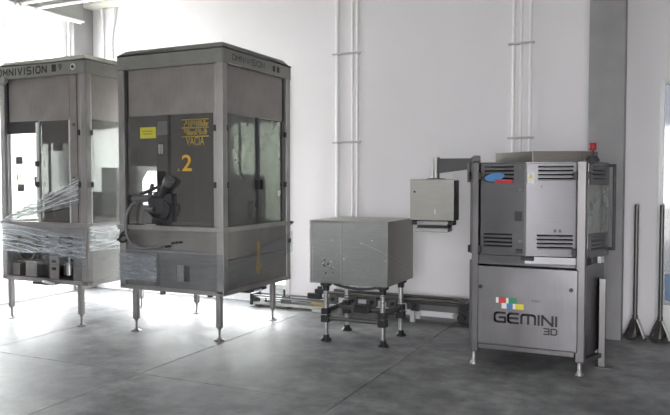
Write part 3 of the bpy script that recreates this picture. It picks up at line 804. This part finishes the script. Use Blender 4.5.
def wing(root, name, p, q, z0, z1, mat, t=0.02):
    """an upright door leaf between two plan points; returns it with a function mapping along/out/up to world"""
    p, q = Vector((p[0], p[1], 0)), Vector((q[0], q[1], 0)); d = (q-p); L = d.length; d.normalize()
    n = Vector((d.y, -d.x, 0))
    def at(s, o, z):
        c = p+d*s+n*o; return (c.x, c.y, z)
    def bx(s0, s1, o0, o1, u, v):
        vs = [at(s, o, z) for z in (u, v) for o in (o0, o1) for s in (s0, s1)]
        return MB(GO).add(vs, [(0, 2, 3, 1), (4, 5, 7, 6), (0, 1, 5, 4), (2, 6, 7, 3), (0, 4, 6, 2), (1, 3, 7, 5)])
    o = bx(0, L, -t, 0, z0, z1).build(name, mat, root, 0.004) if mat else None
    return o, bx, L, at


def louvre(part, bx, at, s0, s1, z, h=0.020):
    # a pressed hood: dark slot below a proud lip
    bx(s0, s1, 0.0, 0.003, z+h*0.15, z+h*0.55).build('louvre_slot', 'arm_grey', part)
    vs = [at(s, o, zz) for s in (s0, s1) for o, zz in ((0, z+h*1.35), (0.014, z+h*0.62), (0.014, z+h*0.5), (0, z+h*0.55))]
    MB(GO).add(vs, [(0, 1, 2, 3), (7, 6, 5, 4), (0, 4, 5, 1), (1, 5, 6, 2), (2, 6, 7, 3), (3, 7, 4, 0)]).build('louvre_lip', 'gemini_steel', part)


seam = (-1.028, fy-0.016)
DZ0, DZ1 = 0.960, 1.742
d1, bxa, La, ata = wing(gm, 'door', (-1.408, fy+0.004), seam, DZ0, DZ1, 'gemini_steel')
d2_, bxb, Lb, atb = wing(gm, 'door', (seam[0]+0.006, seam[1]), (-0.628, fy+0.085), DZ0, DZ1, 'gemini_steel')
for k in range(4):
    louvre(d1, bxa, ata, 0.035, 0.285, 1.592+k*0.033); louvre(d1, bxa, ata, 0.03, 0.275, 1.0+0.02+k*0.033)
    louvre(d2_, bxb, atb, 0.095, 0.375, 1.592+k*0.033); louvre(d2_, bxb, atb, 0.09, 0.375, 1.0+0.02+k*0.033)
MB(GO).box(-1.036, -1.018, fy-0.022, fy-0.01, DZ0, DZ1).build('door_seam', 'mid_grey_paint', gm)
for z in (1.70, 1.52, 1.09):
    bxa(La-0.055, La-0.02, 0, 0.012, z-0.018, z+0.018).build('quarter_turn', 'stand_steel', d1, 0.003)
bxa(La-0.085, La-0.03, 0, 0.016, 1.255, 1.335).build('door_lock', 'dark_paint', d1, 0.005)
bxa(La-0.075, La-0.02, 0, 0.014, 0.985, 1.02).build('door_lock', 'dark_paint', d1, 0.005)
st = bxb(0.012, 0.062, 0.0005, 0.003, 1.575, 1.665).build('warning_sticker', 'white_plastic', d2_)
vs = [atb(s, 0.0042, z) for s, z in ((0.018, 1.612), (0.056, 1.612), (0.037, 1.65))]
MB(GO).add(vs, [(0, 1, 2)]).build('warning_triangle', 'logo_yellow', st)
for s in (0.225, 0.265):
    bxb(s, s+0.018, 0.0005, 0.004, 1.165, 1.19).build('key_hole', 'dark_paint', d2_)
bxb(0.118, 0.13, 0.0005, 0.004, 1.535, 1.55).build('key_hole', 'dark_paint', d2_)
# maker sticker on the dark left door: blue oval, black sweep, red strip
ov = []
for k in range(24):
    t = 2*PI*k/24; ov.append(ata(0.125+0.085*math.cos(t), 0.016, 1.625+0.033*math.sin(t)+0.012*math.cos(t)))
MB(GO).add(ov, [tuple(range(24))]).build('maker_oval', 'logo_blue', d1)
sw = []
for k in range(13):
    t = PI*0.62+PI*0.95*k/12
    for r in (0.090, 0.118-0.026*abs(k-6)/6):
        sw.append(ata(0.125+r*math.cos(t), 0.0165, 1.618+r*0.42*math.sin(t)))
MB(GO).add(sw, [(2*k, 2*k+1, 2*k+3, 2*k+2) for k in range(12)]).build('maker_sweep', 'logo_black', d1)
for k in range(5):
    vs = [ata(0.128+0.030*k+dx+0.003*(z > 1.59), 0.0168, z) for z in (1.570, 1.605) for dx in (0, 0.027)]
    MB(GO).add(vs, [(0, 1, 3, 2)]).build('maker_letter', 'sticker_red', d1)
# right-hand glazed wing
wr, bxc, Lc, atc = wing(gm, 'side_door', (-0.535, fy+0.045), (-0.405, 6.34), DZ0, DZ0+0.20, 'gemini_steel')
wt = bxc(0, Lc, -0.02, 0, 1.56, DZ1).build('side_door', 'gemini_steel', gm, 0.004)
bxc(0, Lc, -0.014, -0.008, DZ0+0.20, 1.56).build('side_pane', 'enclosure_pane', gm)
for k in range(4):
    louvre(wt, bxc, atc, 0.05, Lc-0.10, 1.592+k*0.033); louvre(wr, bxc, atc, 0.05, Lc-0.10, 1.0+0.01+k*0.033)
hr = bxc(Lc-0.02, Lc+0.012, 0.035, 0.055, 1.0, 1.735).build('grab_rail', 'dark_paint', gm, 0.005)
for z in (1.0, 1.71): bxc(Lc-0.015, Lc+0.008, -0.01, 0.04, z, z+0.025).build('rail_bracket', 'dark_paint', hr)
bxc(Lc*0.62, Lc*0.80, -0.03, 0.0, 0.90, 0.955).build('side_connector', 'white_plastic', gm, 0.005)
# rear enclosure walls
for nm, p, q in (('enclosure_wall', (-0.405, 6.36), (-0.50, 6.715)), ('enclosure_wall', (-0.54, 6.77), (-1.46, 6.77)), ('enclosure_wall', (-1.515, 6.71), (-1.515, fy+0.07))):
    wing(gm, nm, p, q, DZ0, DZ1, 'gemini_steel')
# bright parts seen through the side pane
MB(GO)._lathe((-0.56, 6.15, 1.2), [(0.05, 0), (0.05, 0.1), (0.02, 0.12), (0.02, 0.2)], 14).build('chrome_valve', 'bright_steel', gm, smooth=True)
MB(GO)._lathe((-0.55, 6.13, 1.42), [(0.03, 0), (0.045, 0.05), (0.03, 0.1)], 14).build('brass_valve', 'brass', gm, smooth=True)
MB(GO).box(-1.40, -0.72, 6.15, 6.62, DZ0, 1.70).build('inner_cabinet', 'mid_grey_paint', gm, 0.01)
# hinges
for z in (1.605, 0.975):
    MB(GO).box(-1.422, -1.396, fy-0.03, fy-0.008, z, z+0.062).build('hinge', 'black_plastic', gm, 0.004)
    MB(GO).box(-0.648, -0.618, fy-0.026, fy+0.0, z, z+0.062).build('hinge', 'black_plastic', gm, 0.004)
    MB(GO).box(-0.552, -0.522, fy-0.005, fy+0.03, z, z+0.062).build('hinge', 'black_plastic', gm, 0.004)
    MB(GO).box(-1.512, -1.496, fy-0.02, fy+0.02, z, z+0.062).build('hinge', 'black_plastic', gm, 0.004)
# top deck and angled hood
MB(GO).prism([(-1.42, fy+0.01), (-1.03, fy-0.01), (-0.63, fy+0.09), (-0.54, fy+0.06), (-0.42, 6.36), (-0.50, 6.72), (-1.50, 6.72), (-1.50, 6.0)], 'z', 1.742, 1.750).build('top_deck', 'gemini_steel', gm)
MB(GO).prism([(-1.37, 6.30), (-0.985, fy+0.05), (-0.60, fy+0.20), (-0.50, 6.35), (-0.58, 6.65), (-1.25, 6.65)], 'z', 1.75, 1.842).build('hood', 'hood_steel', gm, 0.004)
bc = MB(GO)._lathe((-0.515, 6.02, 1.75), [(0.055, 0), (0.055, 0.02), (0.04, 0.04), (0.012, 0.05)], 18).build('beacon_base', 'dark_paint', gm, smooth=True)
MB(GO)._lathe((-0.515, 6.02, 1.80), [(0.010, 0), (0.010, 0.045)], 10).build('beacon_stem', 'black_plastic', bc)
MB(GO)._lathe((-0.515, 6.02, 1.845), [(0.026, 0), (0.028, 0.004), (0.028, 0.052), (0.024, 0.058)], 18).build('beacon_lens', 'beacon_red', bc, smooth=True)
# outrigger post beside the base
px, py = -0.445, 6.26
po = MB(GO).box(px-0.022, px+0.034, py-0.03, py+0.03, 0.006, 0.765).build('guard_post', 'gemini_post', gm, 0.005)
MB(GO).box(px-0.05, px+0.10, py-0.05, py+0.05, 0.0, 0.008).build('foot_plate', 'mid_grey_paint', po)
MB(GO).bar((-0.565, fy+0.04, 0.11), (px, py, 0.11), 0.03, 0.04).build('tie_bar', 'gemini_post', gm)
# logo plate: coloured squares and hand drawn letters
Y0 = fy-0.0255


def flat(pts, name, mat):
    return MB(GO).add([(x, Y0, z) for x, z in pts], [tuple(range(len(pts)))]).build(name, mat, fpl)


def sq(x0, x1, z0, z1, mat): return flat([(x0, z0), (x1, z0), (x1, z1), (x0, z1)], 'logo_square', mat)


sq(-1.262, -1.240, 0.556, 0.602, 'logo_white'); sq(-1.240, -1.182, 0.556, 0.602, 'logo_red')
sq(-1.176, -1.156, 0.556, 0.602, 'logo_white'); sq(-1.156, -1.090, 0.556, 0.602, 'logo_green')
sq(-1.214, -1.172, 0.510, 0.556, 'logo_white'); sq(-1.172, -1.125, 0.510, 0.556, 'logo_blue')
sq(-1.120, -1.098, 0.510, 0.556, 'logo_white'); sq(-1.098, -1.030, 0.510, 0.556, 'logo_yellow')


def arc(cx, cz, r, a0, a1, n=5):
    return [(cx+r*math.cos(math.radians(a0+(a1-a0)*k/n)), cz+r*math.sin(math.radians(a0+(a1-a0)*k/n))) for k in range(n+1)]


def strokes(paths, x0, z0, w, h, t, name='logo_letter'):
    mb = MB(GO)
    for pa in paths:
        P = [Vector((x0+a*w, z0+b*h)) for a, b in pa]
        for p, q in zip(P, P[1:]):
            d = (q-p).normalized(); n = Vector((-d.y, d.x))*t/2; e = d*t*0.28
            a = [p-e+n, p-e-n, q+e-n, q+e+n]
            mb.add([(v.x, Y0, v.y) for v in a], [(0, 1, 2, 3)])
    return mb.build(name, 'logo_black', fpl)


r_ = 0.3
G_ = [[(1, 1)] + arc(r_, 1-r_, r_, 90, 180) + arc(r_, r_, r_, 180, 270) + [(1, 0), (1, 0.5), (0.45, 0.5)]]
E_ = [[(1, 1)] + arc(r_, 1-r_, r_, 90, 180) + arc(r_, r_, r_, 180, 270) + [(1, 0)], [(0, 0.5), (0.95, 0.5)]]
m_ = [[(0, 0)] + arc(0.22, 0.75, 0.22, 180, 90) + arc(0.78, 0.75, 0.22, 90, 0) + [(1, 0)], [(0.5, 0.97), (0.5, 0)]]
I_ = [[(0.5, 0), (0.5, 1)]]
N_ = [[(0, 0), (0, 1), (1, 0), (1, 1)]]
lx = -1.272
for pth, wd in ((G_, 0.088), (E_, 0.086), (m_, 0.112), (I_, 0.008), (N_, 0.082), (I_, 0.008)):
    strokes(pth, lx, 0.394, wd, 0.078, 0.0185); lx += wd+0.0185+0.0065
T3 = [[(0, 1), (1, 1), (1, 0), (0, 0)], [(0.15, 0.5), (1, 0.5)]]
TD = [[(0, 0), (0, 1), (0.8, 1), (1, 0.8), (1, 0.2), (0.8, 0), (0, 0)]]
strokes(T3, -0.865, 0.322, 0.042, 0.046, 0.0105); strokes(TD, -0.806, 0.322, 0.044, 0.046, 0.0105)
# control panel on its swing arm
cx0, cx1, cy, cz0, cz1 = -2.150, -1.728, 6.20, 1.222, 1.606
MB(GO).tube([(-1.925, 6.29, 1.60), (-1.925, 6.29, 1.815)], 0.034, 18).build('arm_pivot', 'frame_steel', gm, smooth=True)
MB(GO)._lathe((-1.925, 6.29, 1.604), [(0.09, 0), (0.09, 0.008), (0.05, 0.014)], 18).build('pivot_flange', 'stand_steel', gm, smooth=True)
MB(GO).prism([(-1.90, 1.665), (-1.56, 1.705), (-1.56, 1.80), (-1.90, 1.80)], 'y', 6.25, 6.33).build('swing_arm', 'arm_grey', gm, 0.006)
MB(GO).bar((-1.575, 6.30, 1.772), (-1.452, 5.945, 1.785), 0.06, 0.055).build('arm_bracket', 'arm_grey', gm, 0.006)
MB(GO).box(-1.535, -1.515, 5.93, 6.34, 1.58, 1.745).build('arm_bracket', 'dull_metal', gm, 0.006)
cbx = MB(GO).box(cx0, cx1, cy+0.012, cy+0.19, cz0, cz1-0.006).build('control_box', 'dark_paint', gm, 0.008)
MB(GO).box(cx0, cx1, cy, cy+0.012, cz0, cz1).build('control_door', 'box_steel', cbx, 0.005)
MB(GO).tube([(cx0+0.045, cy, 1.49), (cx0+0.045, cy-0.006, 1.49)], 0.010, 10).build('box_lock', 'black_plastic', cbx)
MB(GO).box(cx0+0.24, cx0+0.25, cy-0.002, cy, 1.28, 1.33).build('box_scratch', 'white_plastic', cbx)
for x in (cx0+0.01, cx1-0.075):
    MB(GO).box(x, x+0.065, cy+0.01, cy+0.14, cz0-0.045, cz0).build('box_foot', 'black_plastic', cbx, 0.01)
tr = MB(GO).box(cx0+0.072, cx1-0.055, cy-0.01, cy+0.12, cz0-0.045, cz0-0.004).build('tray', 'bright_steel', cbx, 0.005)
MB(GO).box(cx0+0.085, cx1-0.05, cy-0.036, cy+0.12, cz0-0.068, cz0-0.046).build('tray_slot', 'black_plastic', tr)
MB(GO).box(cx0+0.065, cx1-0.045, cy-0.034, cy+0.12, cz0-0.105, cz0-0.068).build('tray', 'pale_steel', cbx, 0.006)

# ------------------------------------------------------------------ conveyor sections on the floor along the wall
c1 = thing('conveyor_section', 'low aluminium conveyor section on the floor against the wall behind the cabinet leg', 'conveyor', (-4.2, 7.5, 0))
CO = (-4.2, 7.5, 0)
y0, y1 = 7.43, 7.60
for y in (y0, y1):
    MB(CO).box(-4.665, -3.60, y-0.012, y+0.012, 0.030, 0.065).build('lower_rail', 'aluminium', c1, 0.004)
    MB(CO).box(-4.665, -3.60, y-0.012, y+0.012, 0.130, 0.150).build('upper_rail', 'mid_grey_paint', c1, 0.004)
MB(CO).box(-4.66, -3.61, y0+0.012, y1-0.012, 0.10, 0.112).build('belt', 'mid_grey_paint', c1)
ep = MB(CO).box(-4.70, -4.665, y0-0.03, y1+0.03, 0.02, 0.165).build('end_plate', 'black_plastic', c1, 0.006)
MB(CO).box(-4.66, -4.58, y0-0.03, y0-0.012, 0.07, 0.125).build('end_clamp', 'black_plastic', ep, 0.005)
for x in (-4.55, -4.40):
    MB(CO).box(x, x+0.06, y0-0.022, y0-0.012, 0.068, 0.125).build('spacer', 'white_plastic', c1, 0.004)
MB(CO).box(-4.475, -4.46, y0-0.022, y0-0.012, 0.068, 0.125).build('spacer', 'black_plastic', c1, 0.003)
br = MB(CO).box(-4.25, -4.11, y0-0.03, y0-0.012, 0.07, 0.125).build('side_bracket', 'dull_metal', c1, 0.004)
MB(CO).tube([(-4.21, y0-0.01, 0.15), (-4.21, y0-0.01, 0.25)], 0.016, 10).build('guide_pin', 'dull_metal', br, smooth=True)
MB(CO).box(-4.24, -4.14, y0-0.02, y0+0.012, 0.15, 0.165).build('pin_base', 'dull_metal', br)
for x in (-4.60, -4.2, -3.66):
    MB(CO).box(x-0.03, x+0.03, y0-0.012, y1+0.012, 0.0, 0.03).build('cross_foot', 'dull_metal', c1, 0.004)
# jumble of clamps at its right end
for (a, b_, z0, z1, mt) in ((-3.86, -3.68, 0.165, 0.235, 'black_plastic'), (-3.76, -3.62, 0.235, 0.29, 'black_plastic'), (-3.80, -3.60, 0.08, 0.13, 'brass'), (-3.80, -3.6, 0.0, 0.05, 'aluminium')):
    MB(CO).box(a, b_, y0-0.07, y0-0.012, z0, z1).build('clamp_block', mt, c1, 0.01)
MB(CO).tube([(-3.70, y0-0.04, 0.29), (-3.70, y0-0.04, 0.32)], 0.03, 12).build('clamp_knob', 'black_plastic', c1, smooth=True)

c2 = thing('conveyor_section', 'dark conveyor section with clamps and drive unit, lying behind the stand', 'conveyor', (-2.6, 7.45, 0))
CO = (-2.6, 7.45, 0)
y0, y1 = 7.37, 7.56
for y in (y0, y1):
    MB(CO).box(-3.58, -1.98, y-0.012, y+0.012, 0.14, 0.205).build('side_rail', 'dull_metal', c2, 0.004)
    MB(CO).tube([(-3.58, y-0.02, 0.262), (-1.98, y-0.02, 0.262)], 0.018, 10).build('guide_rail', 'stand_steel', c2, smooth=True)
MB(CO).box(-3.56, -2.0, y0+0.012, y1-0.012, 0.17, 0.185).build('belt', 'dark_paint', c2)
for k, x in enumerate((-3.50, -3.25, -3.0, -2.75, -2.48)):
    bk = MB(CO).box(x-0.05, x+0.05, y0-0.035, y0-0.012, 0.13, 0.245).build('guide_bracket', 'dull_metal' if k != 4 else 'dark_paint', c2, 0.005)
    MB(CO).tube([(x, y0-0.03, 0.19), (x, y0-0.06, 0.19)], 0.022, 10).build('bracket_knob', 'black_plastic', bk, smooth=True)
    if k < 4:
        MB(CO).box(x+0.07, x+0.17, y0-0.03, y0-0.013, 0.10, 0.21).build('white_spacer', 'white_plastic', c2, 0.005)
for x in (-3.40, -2.52):
    for y in (y0, y1):
        MB(CO).box(x-0.025, x+0.025, y-0.02, y+0.02, 0.0, 0.14).build('foot', 'white_plastic' if x > -3 else 'dull_metal', c2, 0.004)
dv = MB(CO).box(-1.99, -1.72, y0-0.05, y1+0.03, 0.03, 0.27).build('drive_unit', 'dark_paint', c2, 0.02)
MB(CO).box(-1.95, -1.74, y0-0.04, y1+0.02, 0.0, 0.03).build('drive_foot', 'black_plastic', dv)
for x, z, r in ((-1.90, 0.215, 0.05), (-1.94, 0.10, 0.045), (-1.80, 0.12, 0.05)):
    MB(CO).tube([(x, y0-0.05, z), (x, y0-0.09, z)], r, 18).build('sprocket', 'black_plastic', dv, smooth=True)
MB(CO).tube([(-2.01, y0-0.045, 0.12), (-2.01, y0-0.07, 0.12)], 0.03, 12).build('shaft_end', 'bright_steel', dv, smooth=True)

# ------------------------------------------------------------------ two floor stands by the column
for k, (x, y, lab) in enumerate(((-0.222, 7.55, 'steel pole stand with splayed flat feet, next to the grey column'), (0.008, 7.55, 'steel pole stand with splayed flat feet, in front of the glazed door'))):
    t = thing('pole_stand', lab, 'stand', (x, y, 0), 'pole stands by the column')
    MB()._lathe((0, 0, 0), [(0.021, 0.012), (0.021, 1.352), (0.017, 1.356)], 14).build('pole', 'stand_steel', t, smooth=True)
    MB()._lathe((0, 0, 0), [(0.045, 0.0), (0.045, 0.012), (0.026, 0.02), (0.026, 0.24)], 14).build('sleeve', 'stand_steel', t, smooth=True)
    for a in (-0.35, 1.2, 2.8, 4.3):
        c, s_ = math.cos(a), math.sin(a); L = 0.10
        br = MB().bar((0.022*c, 0.022*s_, 0.20), (L*c, L*s_, 0.016), 0.055, 0.012).build('brace', 'stand_steel' if a != -0.35 else 'aluminium', t, 0.002)
        MB().bar((0.03*c, 0.03*s_, 0.006), (L*c*1.05, L*s_*1.05, 0.006), 0.07, 0.012).build('floor_strip', 'stand_steel', br, 0.002)

# ------------------------------------------------------------------ conduits
for lab, cx_, pipes in (('three white vertical conduits clipped to the wall above the steel box', -3.5, ((-3.635, 0.024), (-3.430, 0.016), (-3.365, 0.016))),
                        ('three white vertical conduits clipped to the wall above the louvred cabinet', -1.40, ((-1.495, 0.018), (-1.415, 0.016), (-1.315, 0.018)))):
    cd = thing('wall_conduit', lab, 'pipe', (cx_, 7.72, 0), 'vertical conduits on the back wall')
    CO = (cx_, 7.72, 0)
    for x, r in pipes:
        MB(CO).tube([(x, YB-r*0.25, 0.02), (x, YB-r*0.25, 4.085)], r, 14).build('pipe', 'white_conduit', cd, smooth=True)
    for z in ((3.14 if cx_ < -2 else 3.09), 2.06, 1.0):
        MB(CO).box(pipes[0][0]-0.055, pipes[0][0]+0.07, YB-0.040, YB-0.002, z-0.012, z+0.010).build('clip', 'conduit_clamp', cd, 0.003)
        MB(CO).box(pipes[0][0]+0.07, pipes[2][0]+0.045, YB-0.036, YB-0.002, z-0.008, z+0.014).build('clip', 'conduit_clamp', cd, 0.003)
ck = thing('corner_conduit', 'thin white conduits running down the wall in the far corner', 'pipe', (-7.35, 7.72, 0))
CO = (-7.35, 7.72, 0)
for x, dx in ((-7.40, 0.0), (-7.24, 0.08)):
    MB(CO).tube(curve_pts([(x+dx, 7.70, 4.085), (x+dx*0.7, 7.72, 3.9), (x, 7.73, 3.6), (x, 7.73, 3.0), (x, 7.73, 2.9)]), 0.016, 10).build('pipe', 'white_conduit', ck, smooth=True)
for z in (2.93, 3.35):
    MB(CO).box(-7.43, -7.21, 7.71, 7.749, z-0.012, z+0.012).build('clip', 'white_conduit', ck)
lc = thing('beam_conduit', 'white conduit pair running along the underside of the left beam', 'pipe', (-7.6, 4.0, 3.84))
CO = (-7.6, 4.0, 3.84)
for x, z in ((-7.50, 3.855), (-7.56, 3.845)):
    MB(CO).tube([(x, -2, z), (x, 7.46, z)], 0.018, 10).build('pipe', 'white_conduit', lc, smooth=True)
for y in (6.28, 6.36, 6.60, 5.2):
    MB(CO).box(-7.59, -7.47, y-0.015, y+0.015, 3.825, 3.87).build('clip', 'conduit_clamp', lc)
for y, lab in ((6.66, 'white overhead conduit nearest the back wall, running off the left beam'), (6.40, 'white overhead conduit farther from the back wall, running off the left beam')):
    t = thing('ceiling_conduit', lab, 'pipe', (-5.0, y, 3.87), 'overhead conduits')
    MB((-5.0, y, 3.87)).tube([(-7.52, y, 3.875), (3.6, y, 3.875)], 0.020, 10).build('pipe', 'white_conduit', t, smooth=True)
    for x in (-6.9, -4.6, -2.3, 0.0, 2.3):
        MB((-5.0, y, 3.87)).tube([(x, y, 3.88), (x, y, ZC)], 0.006, 8).build('hanger_rod', 'conduit_clamp', t)
